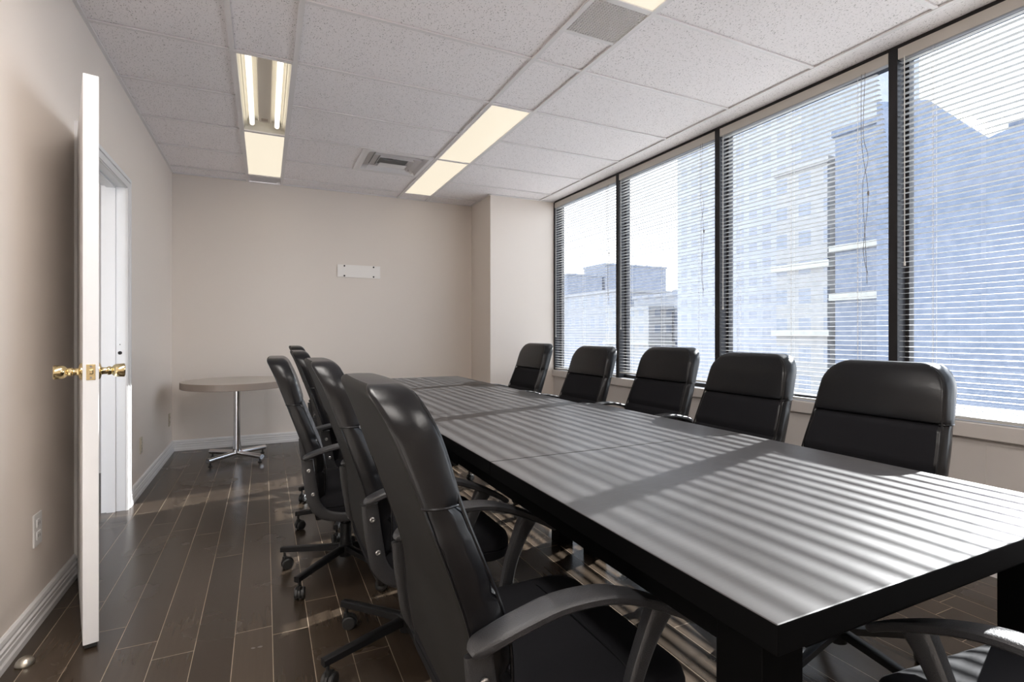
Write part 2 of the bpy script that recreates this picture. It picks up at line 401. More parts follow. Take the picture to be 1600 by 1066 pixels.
# ------------------------------------------------------------------ ceiling lights and vents
def fixture(h, lab, open_=False, group=None, lens='lens'):
    x0, x1, y0, y1 = h; x0 += .008; x1 -= .008; y0 += .006; y1 -= .006
    cx, cy = (x0+x1)/2, (y0+y1)/2
    t = empty('ceiling_light', (cx, cy, H)); tag(t, lab, 'ceiling light', group)
    a, b = (x1-x0)/2, (y1-y0)/2
    bm = bmesh.new()    # housing tray with sloping sides
    zt = .085
    o = [(-a, -b), (a, -b), (a, b), (-a, b)]; i = [(-a*.72, -b+.02), (a*.72, -b+.02), (a*.72, b-.02), (-a*.72, b-.02)]
    lo = [bm.verts.new((x, y, .005)) for x, y in o]; hi = [bm.verts.new((x, y, zt)) for x, y in i]
    lo2 = [bm.verts.new((x, y, .005)) for x, y in [(p[0]*1.03, p[1]*1.008) for p in o]]; hi2 = [bm.verts.new((x, y, zt+.006)) for x, y in [(p[0]*1.03, p[1]*1.008) for p in o]]
    for k in range(4):
        n = (k+1) % 4
        bm.faces.new((lo[k], lo[n], hi[n], hi[k])); bm.faces.new((lo2[n], lo2[k], hi2[k], hi2[n])); bm.faces.new((lo[n], lo[k], lo2[k], lo2[n]))
    bm.faces.new(hi); bm.faces.new(list(reversed(hi2)))
    bmesh.ops.recalc_face_normals(bm, faces=bm.faces)
    obj('housing', bm, M['fixture'], t)
    bm = bmesh.new(); e = .010
    box(bm, -a, a, -b, -b+e, -.004, .006); box(bm, -a, a, b-e, b, -.004, .006)
    box(bm, -a, -a+e, -b+e, b-e, -.004, .006); box(bm, a-e, a, -b+e, b-e, -.004, .006)
    obj('frame', bm, M['tbar'], t)
    if not open_:
        bm = bmesh.new()
        N = 20
        rows = []
        for k in range(N+1):
            y = -b+e+(2*b-2*e)*k/N; sag = -.012*math.sin(PI*k/N)
            rows.append([bm.verts.new((x, y, .002+sag*math.sin(PI*j/6))) for j, x in enumerate([-a+e+(2*a-2*e)*q/6 for q in range(7)])])
        for r0, r1 in zip(rows[:-1], rows[1:]):
            for j in range(6): bm.faces.new((r0[j], r0[j+1], r1[j+1], r1[j]))
        o = obj('diffuser', bm, M[lens], t, smooth=True)
    else:
        for sx_ in (-1, 1):
            bm = bmesh.new(); tube(bm, [(sx_*a*.56, -b+.04, .034), (sx_*a*.56, -b+.044, .034), (sx_*a*.56, -b+.055, .034), (sx_*a*.56, b-.085, .034), (sx_*a*.56, b-.068, .034), (sx_*a*.56, b-.060, .034)], [.006, .013, .0165, .0165, .013, .005], n=16)
            o = obj('fluorescent_tube', bm, M['tube'], t, smooth=True)
            for y in (-b+.030, b-.050): obj('lamp_holder', B(sx_*a*.56-.017, sx_*a*.56+.017, y-.008, y+.008, .030, .078), M['fixture'], t)
            bm = bmesh.new(); tube(bm, [(sx_*a*.80, -b+.03, .03), (sx_*a*.80, b-.03, .03)], .003, n=6)
            obj('reflector_rib', bm, M['fixture'], t)
        obj('ballast_cover', B(-a*.30, a*.30, -b+.03, b-.09, .045, .085, bev=.006), M['ballast'], t)
        obj('label_plate', B(-.022, .022, b-.17, b-.13, .041, .045), M['laminate_edge'], t)
    return t
fixture(FX[0], 'ceiling light without its cover, two bare fluorescent tubes showing', True)
fixture(FX[1], 'glowing covered ceiling light between the open light and the end wall')
fixture(FX[2], 'longest-looking glowing ceiling panel in the right strip, with one warped edge')
fixture(FX[3], 'glowing ceiling panel beside the square air diffuser, at the end wall side')
fixture(FX[4], 'ceiling light cut off by the top edge beyond the square mesh grille')
for q, lb in zip(FX[5:], ('added unseen fill light behind the photographer, left strip, by the rear wall', 'added unseen fill light behind the photographer, right strip, by the rear wall', 'added unseen fill light overhead, left strip, above the camera')):
    fixture(q, lb, group='added fill lights behind the photographer', lens='lens_fill')  # out-of-view fixtures added to brighten the room

def eggcrate(h, lab, nx, ny):
    x0, x1, y0, y1 = [v for v in h]; x0 += .013; x1 -= .013; y0 += .013; y1 -= .013
    t = empty('ceiling_grille', ((x0+x1)/2, (y0+y1)/2, H)); tag(t, lab, 'vent grille')
    a, b = (x1-x0)/2, (y1-y0)/2
    bm = bmesh.new()
    for k in range(nx+1):
        x = -a+2*a*k/nx; box(bm, x-.0018, x+.0018, -b, b, .0, .012)
    for k in range(ny+1):
        y = -b+2*b*k/ny; box(bm, -a, a, y-.0018, y+.0018, .0, .012)
    obj('mesh_grid', bm, M['tbar'], t)
    obj('backing', B(-a, a, -b, b, .03, .034), M['dark_void'], t)
    return t
eggcrate(VENT[0], 'square egg-crate air grille in the ceiling, at the top edge of the photo', 20, 18)
eggcrate(VENT[1], 'narrow dark air grille in the ceiling against the end wall', 26, 18)

def diffuser():
    x0, x1, y0, y1 = .745+hw, 1.355-.013, yk(3)+hw, yk(4)-hw
    t = empty('air_diffuser', ((x0+x1)/2, (y0+y1)/2, H)); tag(t, 'square white ceiling air diffuser with nested louvres and a dark opening', 'air diffuser')
    A = (x1-x0)/2; Bq = (y1-y0)/2
    def frust(r0, z0, r1, z1, cy=0, th=.003):
        bm = bmesh.new()
        prof = [(r0, z0), (r1, z1), (r1-th, z1+th), (r0-th, z0+th)]
        rings = [[(sx_*r*A, cy+sy_*r*Bq, z) for sx_, sy_ in ((-1, -1), (1, -1), (1, 1), (-1, 1))] for r, z in prof]
        ring_loft(bm, rings, closed=True); bmesh.ops.recalc_face_normals(bm, faces=bm.faces); return bm
    bm = frust(1.0, 0, .88, -.003); obj('outer_frame', bm, M['tbar'], t)
    bm = frust(.88, -.003, .80, .040); obj('outer_cone', bm, M['tbar'], t)
    obj('inner_plate', frust(.80, .040, .66, .036), M['tbar'], t)
    for r0, r1 in ((.70, .62), (.52, .44)): obj('louvre', frust(r0, -.006, r1, .030), M['tbar'], t)
    obj('inner_plate', frust(.62, .030, .50, .026), M['tbar'], t)
    bm = bmesh.new(); vs = [bm.verts.new(p) for p in ((-.42*A, -.02*Bq, -.004), (.42*A, -.02*Bq, -.004), (.42*A, .44*Bq, .004), (-.42*A, .44*Bq, .004))]; bm.faces.new(vs)
    vs = [bm.verts.new(p) for p in ((-.42*A, -.02*Bq, -.002), (-.42*A, .44*Bq, .006), (.42*A, .44*Bq, .006), (.42*A, -.02*Bq, -.002))]; bm.faces.new(vs)
    obj('centre_panel', bm, M['tbar'], t)
    obj('duct_box', B(-.86*A, .86*A, -.86*Bq, .86*Bq, .055, .10), M['grille'], t)
    bm = bmesh.new(); lathe(bm, [(.0005, .050), (.085, .050), (.085, .053), (.0005, .053)], cx=-.01, cy=-.05, n=24); obj('duct_opening', bm, M['dark_void'], t)
    bm = bmesh.new()
    for cx_ in (-.06, .05): tube(bm, [(cx_+.065*math.cos(q), -.09+.045*math.sin(q), .02+.01*math.cos(q*2)) for q in [k*2*PI/20 for k in range(21)]], .0022, n=6)
    obj('wire_spring', bm, M['steel'], t, smooth=True)
diffuser()

# ------------------------------------------------------------------ windows
XG = XR+.095
def window(k):
    y1, y0 = YS[k]-.022, YS[k+1]+.022
    t = empty('window_%d' % (k+1), (XR, (y0+y1)/2, ZS)); tag(t, 'tall dark-framed window bay', 'window', kind='structure')
    bm = bmesh.new(); loc = Vector((XR, (y0+y1)/2, ZS)); h = (y1-y0)/2
    box(bm, .0, .12, h, h+.044, 0, ZH-ZS+.02)                 # mullion on the far side
    box(bm, .06, .12, -h, h, ZH-ZS-.03, ZH-ZS+.02); box(bm, .06, .12, -h, h, 0, .03)
    box(bm, .075, .12, -h, -h+.018, .03, ZH-ZS-.03); box(bm, .075, .12, h-.018, h, .03, ZH-ZS-.03)
    obj('frame', bm, M['frame_dark'], t)
    bm = bmesh.new(); vs = [bm.verts.new(p) for p in ((.095, -h+.018, .03), (.095, h-.018, .03), (.095, h-.018, ZH-ZS-.03), (.095, -h+.018, ZH-ZS-.03))]
    bm.faces.new(vs); obj('pane', bm, M['glass'], t)
    return t
for k in range(5): window(k)
bm = bmesh.new(); box(bm, XR, XR+.16, YR, YS[5]+.02, .66, ZH+.03)
struct('wall_right_near', bm, M['wall'], 'wall beside the last window behind the photographer', 'wall')

PITCH, SW = .028, .030
def blind(k, zbot, lab, stack=0, bent=False, wand=True, seed=0):
    rnd = random.Random(seed)
    y1, y0 = YS[k]-.0225, YS[k+1]+.0225
    cy = (y0+y1)/2; h = (y1-y0)/2
    t = empty('window_blind', (XR+.019, cy, 2.62)); tag(t, lab, 'blind')
    Z = lambda z: z-2.62
    obj('headrail', B(-.019, .019, -h+.001, h-.001, Z(2.583), Z(2.643), bev=.002), M['rail'], t)
    bm = bmesh.new()
    z = 2.566; i = 0
    while z > zbot+.02+stack*.006:
        tilt = rnd.gauss(0, .015); dz = rnd.gauss(0, .0012); dy = rnd.gauss(0, .0015)
        e1, e0 = h+dy-.004, -h+dy+.004
        if bent:
            q = max(0, (z-2.0)/.6); e0 += .065*q; tilt += .0
        # slightly crowned slat
        pr = [(-SW/2, -.0008), (-SW/4, .0006), (0, .0012), (SW/4, .0006), (SW/2, -.0008)]
        ring = lambda y, s: [(x*math.cos(tilt)-zz*math.sin(tilt), y, Z(z+dz+s)+zz+x*math.sin(tilt)) for x, zz in pr]+[(x*math.cos(tilt), y, Z(z+dz+s)+zz-.0006+x*math.sin(tilt)) for x, zz in reversed(pr)]
        sag = [0, -.001, 0, -.001, 0]
        yy = [e0, e0*.5, 0, e1*.5, e1]
        if bent and i < 22: sag[0] = -.010*(i < 12)
        ring_loft(bm, [ring(y, s) for y, s in zip(yy, sag)])
        z -= PITCH; i += 1
    for s_ in range(stack):
        zz = zbot+.018+s_*.006
        box(bm, -SW/2, SW/2, -h, h, Z(zz), Z(zz+.0012))
    obj('slats', bm, M['slat'], t)
    obj('bottom_rail', B(-.014, .014, -h, h, Z(zbot), Z(zbot+.014), bev=.003), M['slat'], t)
    for f in (-.72, .0, .72):
        bm = bmesh.new()
        for x in (-.0145, .0145): tube(bm, [(x, f*h, Z(2.59)), (x, f*h, Z(zbot+.01))], .0008, n=4)
        tube(bm, [(0, f*h+.012, Z(2.59)), (0, f*h+.012, Z(zbot+.01))], .0007, n=4)
        obj('ladder_cord', bm, M['cord'], t)
    if wand:
        bm = bmesh.new(); zb = wand
        tube(bm, [(-.022, h-.035, Z(2.59)), (-.024, h-.037, Z(zb))], .0025, n=6); tube(bm, [(-.024, h-.037, Z(zb)), (-.024, h-.037, Z(zb-.02))], .005, n=8)
        obj('tilt_wand', bm, M['cord'], t)
    bm = bmesh.new()
    P = [(-.020, -h+.12, Z(2.59)), (-.028, -h+.125, Z(2.25)), (-.028, -h+.10, Z(2.1)), (-.026, -h+.13, Z(1.95)), (-.028, -h+.115, Z(1.65)), (-.028, -h+.105, Z(1.40))]
    tube(bm, P, .0013, n=5, sub=6)
    tube(bm, [(-.020, -h+.14, Z(2.59)), (-.027, -h+.135, Z(2.2)), (-.027, -h+.10, Z(1.9)), (-.028, -h+.125, Z(1.6)), (-.028, -h+.10, Z(1.45))], .0013, n=5, sub=6)
    lathe(bm, [(.001, Z(1.92)), (.005, Z(1.915)), (.005, Z(1.90)), (.001, Z(1.89))], cx=-.026, cy=-h+.10, n=8)
    obj('pull_cord', bm, M['cord_dark'], t, smooth=True)
    return t
blind(0, .712, 'white slatted blind in the farthest window beside the column', wand=1.1, seed=1)
blind(1, .745, 'white slatted blind with its bottom rail raised off the sill, second window from the column', wand=1.18, seed=2)
blind(2, .705, 'white slatted blind with skewed upper right end, third window from the column', bent=True, wand=1.32, seed=3)
blind(3, .705, 'white slatted blind with slats bunched on the sill, nearest window at right edge', stack=8, wand=1.5, seed=4)
blind(4, .705, 'white slatted blind in the window behind the photographer', wand=1.3, seed=5)

# ------------------------------------------------------------------ door
bm = bmesh.new()   # jamb lining + stop
box(bm, XL-T-.005, XL+.002, DY1-.0, DY1+.02, 0, DZ+.02); box(bm, XL-T-.005, XL+.002, DY0-.02, DY0, 0, DZ+.02)
box(bm, XL-T-.005, XL+.002, DY0, DY1, DZ, DZ+.02)
box(bm, XL-.095, XL-.05, DY1-.013, DY1, 0, DZ); box(bm, XL-.095, XL-.05, DY0, DY0+.013, 0, DZ); box(bm, XL-.095, XL-.05, DY0+.013, DY1-.013, DZ-.013, DZ)
dr = empty('door_1', (XL, (DY0+DY1)/2, 0)); tag(dr, 'white door standing open edge-on with brass knobs, and its frame', 'door', kind='structure')
def rel(bm, o):
    bmesh.ops.translate(bm, vec=-Vector(o), verts=bm.verts); return bm
OR = (XL, (DY0+DY1)/2, 0)
obj('jamb', rel(bm, OR), M['trim_cool'], dr)
bm = bmesh.new()   # casing, mitred profile simplified as stepped boards
for d, w0, w1 in ((.014, 0, .040), (.020, .040, .062), (.009, -.006, .0)):
    for s_, yj in ((1, DY1), (-1, DY0)):
        a, b_ = sorted((yj+s_*w0, yj+s_*w1)); box(bm, XL, XL+d, a, b_, 0, DZ+w0)
    box(bm, XL, XL+d, DY0-w1, DY1+w1, DZ+w0, DZ+w1)
obj('casing', rel(bm, OR), M['trim'], dr)
bm = bmesh.new(); M4 = Matrix.Rotation(PI/2, 4, 'X')
lathe(bm, [(.001, 0), (.011, .0), (.011, .004), (.001, .004)], n=14, M4=Matrix.Translation((XL-.028, DY1-.0, 1.0)) @ M4)
box(bm, XL-.030, XL-.026, DY1-.004, DY1, 1.05, 1.056)
obj('strike_hole', rel(bm, OR), M['dark_void'], dr)
# the leaf
F = Vector((-.560, 2.316, 0)); Hn = Vector((-.785, 3.122, 0))
u = (F-Hn).normalized(); L = (F-Hn).length; ang = math.atan2(u.y, u.x)
leaf = obj('leaf', B(0, L, -.0225, .0225, .018, 2.045, bev=.0015), M['trim_cool'], dr)
leaf.location = Hn-Vector(OR); leaf.rotation_euler = (0, 0, ang)
bm = B(0, L, -.018, .018, .006, .0185); gap_sh = obj('gap_shadow', bm, M['dark_void'], leaf)  # dark strip stands in for the shade in the gap under the leaf
for s_ in (-1, 1):
    bm = bmesh.new()
    prof = [(.0, 0), (.031, 0), (.031, .004), (.026, .008), (.014, .011), (.0125, .016), (.0125, .026), (.016, .029), (.016, .036), (.013, .040), (.020, .046), (.0235, .052), (.0245, .060), (.0255, .074), (.0250, .078), (.022, .080), (.012, .078), (.0, .077)]
    Mx = Matrix.Translation((L-.062, s_*.0225, .985)) @ Matrix.Rotation(-s_*PI/2, 4, 'X')
    lathe(bm, [(max(r, .0004), h_) for r, h_ in prof], n=28, M4=Mx); bmesh.ops.recalc_face_normals(bm, faces=bm.faces)
    obj('door_knob', bm, M['brass'], leaf, smooth=True, autosmooth=40)
bm = bmesh.new(); box(bm, L-.001, L+.0015, -.013, .013, .957, 1.013, bev=.0008); obj('latch_plate', bm, M['brass'], leaf)
bm = bmesh.new(); box(bm, L, L+.010, -.007, .007, .978, .995, bev=.003); obj('latch_bolt', bm, M['brass'], leaf)
bm = bmesh.new()
for z in (.965, 1.005): lathe(bm, [(.0005, 0), (.0035, 0), (.0035, .001), (.0005, .001)], n=10, M4=Matrix.Translation((L+.0015, 0, z)) @ Matrix.Rotation(PI/2, 4, 'Y'))
obj('latch_screws', bm, M['steel'], leaf)
bm = bmesh.new()
for z in (.25, 1.05, 1.82):
    tube(bm, [(-.004, .024, z-.045), (-.004, .024, z+.045)], .0065, n=10)
obj('hinges', bm, M['brass'], leaf, smooth=True)

# door stop dome
bm = bmesh.new(); lathe(bm, [(.027, 0), (.027, .006), (.024, .014), (.018, .022), (.009, .027), (.0005, .028)], n=24)
o = obj('door_stop', bm, mat('satin_nickel', (.6, .56, .48, 1), .3, 1), smooth=True, loc=(-.735, 2.30, 0)); tag(o, 'small domed metal door stop on the floor beside the left baseboard', 'door stop')

# wall plates
def plate(name, lab, loc, wy, hz, m, sockets=True, cat='outlet'):
    t = empty(name, loc); tag(t, lab, cat)
    obj('cover_plate', B(0, .006, -wy/2, wy/2, -hz/2, hz/2, bev=.002), m, t)
    if sockets:
        for z in (-hz*.19, hz*.19):
            s1 = obj('socket', B(.005, .0085, -wy*.24, wy*.24, z-hz*.13, z+hz*.13, bev=.003), m, t)
            bm = bmesh.new(); box(bm, .008, .0088, -.009, -.006, z-.006, z+.006); box(bm, .008, .0088, .006, .009, z-.006, z+.006)
            obj('slots', bm, M['dark_void'], s1)
    return t
plate('wall_outlet', 'white outlet plate low on the left wall, nearest, left of the door', (XL, 2.61, .365), .078, .125, M['white_plate'])
plate('wall_outlet', 'ivory outlet plate low on the left wall between doorway and corner', (XL, 4.48, .325), .070, .115, M['ivory'])
plate('wall_outlet', 'small dark-edged outlet plate on left wall closest to the far corner', (XL, 5.70, .325), .070, .115, M['ivory'])

# blank panel on the back wall
t = empty('wall_panel', (.931, YB, 1.80)); tag(t, 'small blank white rectangular panel screwed to the end wall', 'wall panel')
bm = B(-.228, .228, -.008, 0, -.068, .068, bev=.0015); o = obj('panel', bm, M['paper'], t); 
for sx_ in (-.155, .155):
    for sz in (-.052, .055):
        bm = bmesh.new(); lathe(bm, [(.0004, 0), (.009, 0), (.008, .005), (.0004, .006)], n=12, M4=Matrix.Translation((sx_, -.008, sz)) @ Matrix.Rotation(PI/2, 4, 'X'))
        obj('screw', bm, M['dark_void'], t, smooth=True)
t.rotation_euler = (0, 0, 0)

# ------------------------------------------------------------------ conference tables
def desk(x0, x1, y0, y1, ym, lab):
    cx, cy = (x0+x1)/2, (y0+y1)/2; a, b = (x1-x0)/2, (y1-y0)/2
    t = empty('conference_table', (cx, cy, 0)); tag(t, lab, 'table')
    for ya, yb_ in ((-b, ym-cy-.0015), (ym-cy+.0015, b)):      # two leaves
        bm = bmesh.new(); box(bm, -a, a, ya, yb_, .708, .75, bev=.0025, seg=2)
        for f in bm.faces: f.material_index = 0 if f.calc_center_median().z > .7485 else 1
        obj('tabletop_leaf', bm, [M['table'], M['table_edge']], t)
    for s_ in (-1, 1): obj('apron', B(s_*(a-.045)-.009, s_*(a-.045)+.009, -b+.134, b-.134, .655, .708), M['table_edge'], t)
    for s_ in (-1, 1): obj('apron', B(-a+.121, a-.121, s_*(b-.055)-.009, s_*(b-.055)+.009, .665, .708), M['table_edge'], t)
    for sx_ in (-1, 1):
        for sy_ in (-1, 1):
            x = sx_*(a-.078); y = sy_*(b-.092)
            obj('leg', B(x-.043, x+.043, y-.042, y+.042, 0, .708, bev=.003), M['table_edge'], t)
desk(.591, 1.604, .455, 2.318, 1.394, 'black-brown two-leaf conference table nearest the camera, its corner pointing at us')
desk(.625, 1.522, 2.322, 4.330, 3.302, 'black-brown two-leaf conference table joined behind the near one, by the end wall')

# ------------------------------------------------------------------ round table
def round_table():
    t = empty('round_table', (-.225, 5.25, 0)); tag(t, 'round pedestal table with pale laminate top and chrome cross base', 'table')
    bm = bmesh.new(); R = .435
    lathe(bm, [(.0005, .648), (R-.003, .648), (R, .651), (R, .702), (R-.003, .705), (.0005, .705)], n=96)
    for f in bm.faces: f.material_index = 1 if abs(f.normal.z) < .9 and f.calc_center_median().xy.length > R*.9 else 0
    bm.normal_update()
    for f in bm.faces: f.material_index = 1 if abs(f.normal.z) < .8 else 0
    obj('tabletop', bm, [M['laminate'], M['laminate_edge']], t, smooth=True, autosmooth=30)
    bm = bmesh.new(); lathe(bm, [(.028, .05), (.036, .06), (.036, .10), (.029, .18), (.028, .63), (.05, .636), (.05, .648)], n=32)
    obj('pedestal_pole', bm, M['chrome'], t, smooth=True, autosmooth=40)
    for k in range(4):
        a = math.radians([42, 138, 226, 312][k]); d = Vector((math.cos(a), math.sin(a), 0))
        bm = bmesh.new(); tube(bm, [d*.01+Vector((0, 0, .062)), d*.30+Vector((0, 0, .050))], .021, n=20)
        lg = obj('base_leg', bm, M['chrome'], t, smooth=True, autosmooth=40)
        bm = bmesh.new(); p = d*.275
        lathe(bm, [(.016, 0), (.018, .006), (.008, .010), (.007, .035)], cx=p.x, cy=p.y, n=14)
        obj('glide_foot', bm, M['wheel'], lg, smooth=True, autosmooth=40)
round_table()

# ------------------------------------------------------------------ office chairs
def interp(tab, z):
    tab = sorted(tab)
    if z <= tab[0][0]: return tab[0][1]
    for (a, va), (b, vb) in zip(tab[:-1], tab[1:]):
        if z <= b:
            s_ = (z-a)/(b-a); return va+(vb-va)*s_
    return tab[-1][1]
XF = [(.34, -.120), (.42, -.108), (.50, -.103), (.58, -.104), (.64, -.114), (.70, -.134), (.755, -.156), (.845, -.190), (.94, -.217), (.99, -.237), (1.05, -.266)]
XBk = [(.34, -.140), (.42, -.158), (.50, -.170), (.58, -.176), (.64, -.186), (.71, -.208), (.825, -.250), (.87, -.266), (.95, -.296), (1.0, -.318), (1.05, -.345)]
WD = [(.34, .197), (.40, .224), (.50, .233), (.70, .232), (.845, .221), (1.05, .200)]
def smooth_tab(tab):
    P = catmull([tuple(p) for p in sorted(tab)], 5); return [(a, b) for a, b in P]
XF, XBk, WD = map(smooth_tab, (XF, XBk, WD))
TOP = 1.040
def back_ring(z, inset=0, grow=0):
    xf, xb, hw_ = interp(XF, z)+grow, interp(XBk, z)-grow, interp(WD, z)+grow
    rr = .095      # front-view corner radius
    if z > TOP-rr:
        q = min(1, (z-(TOP-rr))/rr); hw_ -= rr*(1-math.sqrt(max(0, 1-q*q)))*.85
    re = .022
    if z > TOP-re:
        q = min(1, (z-(TOP-re))/re); d = re*(1-math.sqrt(max(0, 1-q*q)))*.8
        d = min(d, (xf-xb)/2-.004); xf -= d; xb += d; 
    xf -= inset
    cx = (xf+xb)/2; hx = (xf-xb)/2; rf = min(.017, hx*.6); rb = min(.010, hx*.4); hw_ = max(hw_, .03)
    arch = lambda y: z
    pts = []; nf = 12
    for k in range(nf+1):
        s_ = -1+2*k/nf; y = s_*(hw_-rf); pts.append((xf+.006*(1-s_*s_)-inset*.3*(1-abs(s_)**6), y))
    def side(sg):
        o = [(xf-rf+rf*math.cos(PI/2*k/4), hw_-rf+rf*math.sin(PI/2*k/4)) for k in range(1, 4)]
        o += [(xf-rf, hw_), (xf+(xb-xf)*.35, hw_+.0035), (cx, hw_+.0045), (xf+(xb-xf)*.68, hw_+.0035), (xb+rb, hw_)]
        o += [(xb+rb-rb*math.sin(PI/2*k/3), hw_-rb+rb*math.cos(PI/2*k/3)) for k in range(1, 3)]
        return o
    pts += side(1)
    for k in range(nf+1):
        s_ = 1-2*k/nf; pts.append((xb-.003*(1-s_*s_), s_*(hw_-rb)))
    pts += [(x, -y) for x, y in reversed(side(1))]
    return [(x, y, arch(y)) for x, y in pts]
NF = 12
def ring_zone(j):   # 0 front, 1 side, 2 back
    if j < NF: return 0
    if j < NF+11: return 1
    if j < 2*NF+11: return 2
    return 1
def chair_meshes():
    D = {}
    # headrest (leather all round), own mesh
    bm = bmesh.new(); zs = [.846, .852, .865, .89, .92, .935]+[TOP-.095+.095*math.sin(PI/2*k/14) for k in range(1, 15)]
    zs[-1] = TOP-.0002
    rings = []
    for z in zs:
        ins = .010*math.exp(-((z-.846)/.006)**2); rings.append(back_ring(z, ins, .002))
    ring_loft(bm, rings, mi=lambda i, j: 1 if ring_zone(j) == 2 else 0)
    D['headrest'] = (bm, [M['leather'], M['shell']])
    bm = bmesh.new(); z = .345; zs = []
    while z < .847: zs.append(z); z += .0125
    zs.append(.846)
    rings = []
    for z in zs:
        ins = sum(.013*math.exp(-((z-c)/.008)**2) for c in (.845, .70, .56, .44))
        rings.append(back_ring(z, ins, -.001 if z > .8 else 0))
    ring_loft(bm, rings, mi=lambda i, j: {0: 0, 1: 1, 2: 2}[ring_zone(j)])
    D['backrest'] = (bm, [M['fabric'], M['leather'], M['shell']])
    # piping that follows the front and rear edge of the back
    bm = bmesh.new()
    for front in (0, 1):
        ins = .006; rr = .089; pts = []
        hwt = lambda z: interp(WD, z)-ins
        zc = TOP-ins-rr
        side = [.40+(zc-.40)*k/22 for k in range(23)]
        out = [(hwt(z), z) for z in side]
        out += [(hwt(zc)-rr+rr*math.cos(PI/2*k/8), zc+rr*math.sin(PI/2*k/8)) for k in range(1, 9)]
        out = out+[(-y, z) for y, z in reversed(out)]
        for y, z in out:
            d = .022*.8*(1-math.sqrt(max(0, 1-max(0, (z-(TOP-.022))/.022)**2)))
            x = interp(XF, z)-d-.004 if front else interp(XBk, z)+d+.001
            pts.append((x, y, z))
        tube(bm, pts, .0034 if front else .0022, n=6)
    D['piping'] = (bm, [M['leather']])
    r_ = back_ring(.846, .006, .0012)
    for s_, nm in ((1, 'seam_l'), (-1, 'seam_r')):
        bm = bmesh.new(); pts = [(x, s_*y, z) for x, y, z in r_[NF:NF+12]]
        tube(bm, pts, .0024, n=6); D[nm] = (bm, [M['leather']])
    # seat
    bm = bmesh.new()
    def srect(hx, hy, cx, z, r, n=7, front=0):
        pts = []
        for qx, qy, a0 in ((1, 1, 0), (-1, 1, PI/2), (-1, -1, PI), (1, -1, 1.5*PI)):
            for k in range(n+1):
                a = a0+PI/2*k/n; pts.append((cx+qx*(hx-r)+r*math.cos(a), qy*(hy-r)+r*math.sin(a), z))
        return pts
    rings = []; cx = .070
    for z, d in ((.372, .02), (.374, .006), (.384, 0), (.405, -.002), (.408, .003), (.411, -.002), (.43, 0), (.445, .006), (.455, .018), (.461, .04), (.464, .09), (.4655, .16)):
        rings.append(srect(.230-d, .252-d, cx, z, max(.03, .075-d)))
    ring_loft(bm, rings)
    D['seat'] = (bm, [M['fabric']])
    bm = bmesh.new()
    P = [(.165, y, .4665-.012*(abs(y)/.22)**6) for y in [-.235+.47*k/20 for k in range(21)]]
    tube(bm, P, .0025, n=5)
    D['seat_seam'] = (bm, [M['leather']])
    # arm loop
    for s_, nm in ((1, 'arm_l'), (-1, 'arm_r')):
        bm = bmesh.new(); Y = s_*.264; yb = s_*.250
        sweep_xz(bm, [(-.190, .620, s_*.255, .013, .008), (-.180, .630, s_*.255, .022, .011), (-.15, .645, s_*.262, .026, .010), (-.11, .657, Y, .027, .0095), (-.04, .670, Y, .028, .0095), (.04, .668, Y, .028, .0095),
                      (.10, .654, Y, .026, .0095), (.16, .630, Y, .023, .010), (.225, .597, Y, .017, .009), (.258, .576, Y, .013, .008), (.268, .569, Y, .006, .004)])
        sweep_xz(bm, [(-.178, .618, yb, .008, .024), (-.172, .56, yb, .009, .025), (-.163, .50, yb, .010, .025), (-.150, .435, yb, .011, .025), (-.115, .388, yb, .012, .023), (-.06, .368, yb, .013, .020), (.02, .360, yb, .013, .018),
                      (.07, .360, yb, .013, .018), (.100, .385, s_*.255, .012, .018), (.108, .43, s_*.258, .012, .017), (.125, .50, s_*.261, .013, .017), (.152, .565, s_*.263, .014, .020), (.178, .612, Y, .016, .026)])
        D[nm] = (bm, [M['plastic']])
        for k_, (x, z) in enumerate(((-.172, .575), (-.155, .475), (-.01, .362))):
            bm = bmesh.new()
            lathe(bm, [(.0004, 0), (.008, 0), (.008, .003), (.005, .0045), (.0004, .003)], n=12, M4=Matrix.Translation((x, yb+s_*.011, z)) @ Matrix.Rotation(-s_*PI/2, 4, 'X'))
            D[nm+'_screws%d' % k_] = (bm, [M['steel']])
    bm = bmesh.new()
    box(bm, -.07, .13, -.10, .10, .335, .374, bev=.008); box(bm, -.13, -.05, -.035, .035, .345, .372, bev=.003)
    for s_ in (-1, 1): box(bm, -.03, .03, min(s_*.09, s_*.245), max(s_*.09, s_*.245), .352, .372, bev=.002)
    tube(bm, [(.06, -.10, .352), (.06, -.21, .35), (.06, -.235, .346)], .005, n=8)
    D['tilt_mechanism'] = (bm, [M['metal_black']])
    bm = bmesh.new(); lathe(bm, [(.030, .075), (.032, .08), (.032, .125), (.026, .130), (.026, .23), (.014, .232), (.014, .34)], n=24)
    D['gas_column'] = (bm, [M['metal_black']])
    # one base leg along +x
    bm = bmesh.new()
    rings = []
    for x, z, hh, wd in ((.012, .112, .015, .015), (.10, .108, .014, .0145), (.20, .101, .013, .014), (.312, .093, .012, .0135)):
        rings.append([(x, y*wd, z+q*hh) for y, q in ((-1, -.8), (-1, .8), (-.7, 1), (.7, 1), (1, .8), (1, -.8), (.7, -1), (-.7, -1))])
    ring_loft(bm, rings); bmesh.ops.recalc_face_normals(bm, faces=bm.faces)
    D['base_leg'] = (bm, [M['metal_black']])
    bm = bmesh.new()    # caster at x = .296
    cx = .296; a = .6
    R = Matrix.Translation((cx, 0, 0)) @ Matrix.Rotation(a, 4, 'Z')
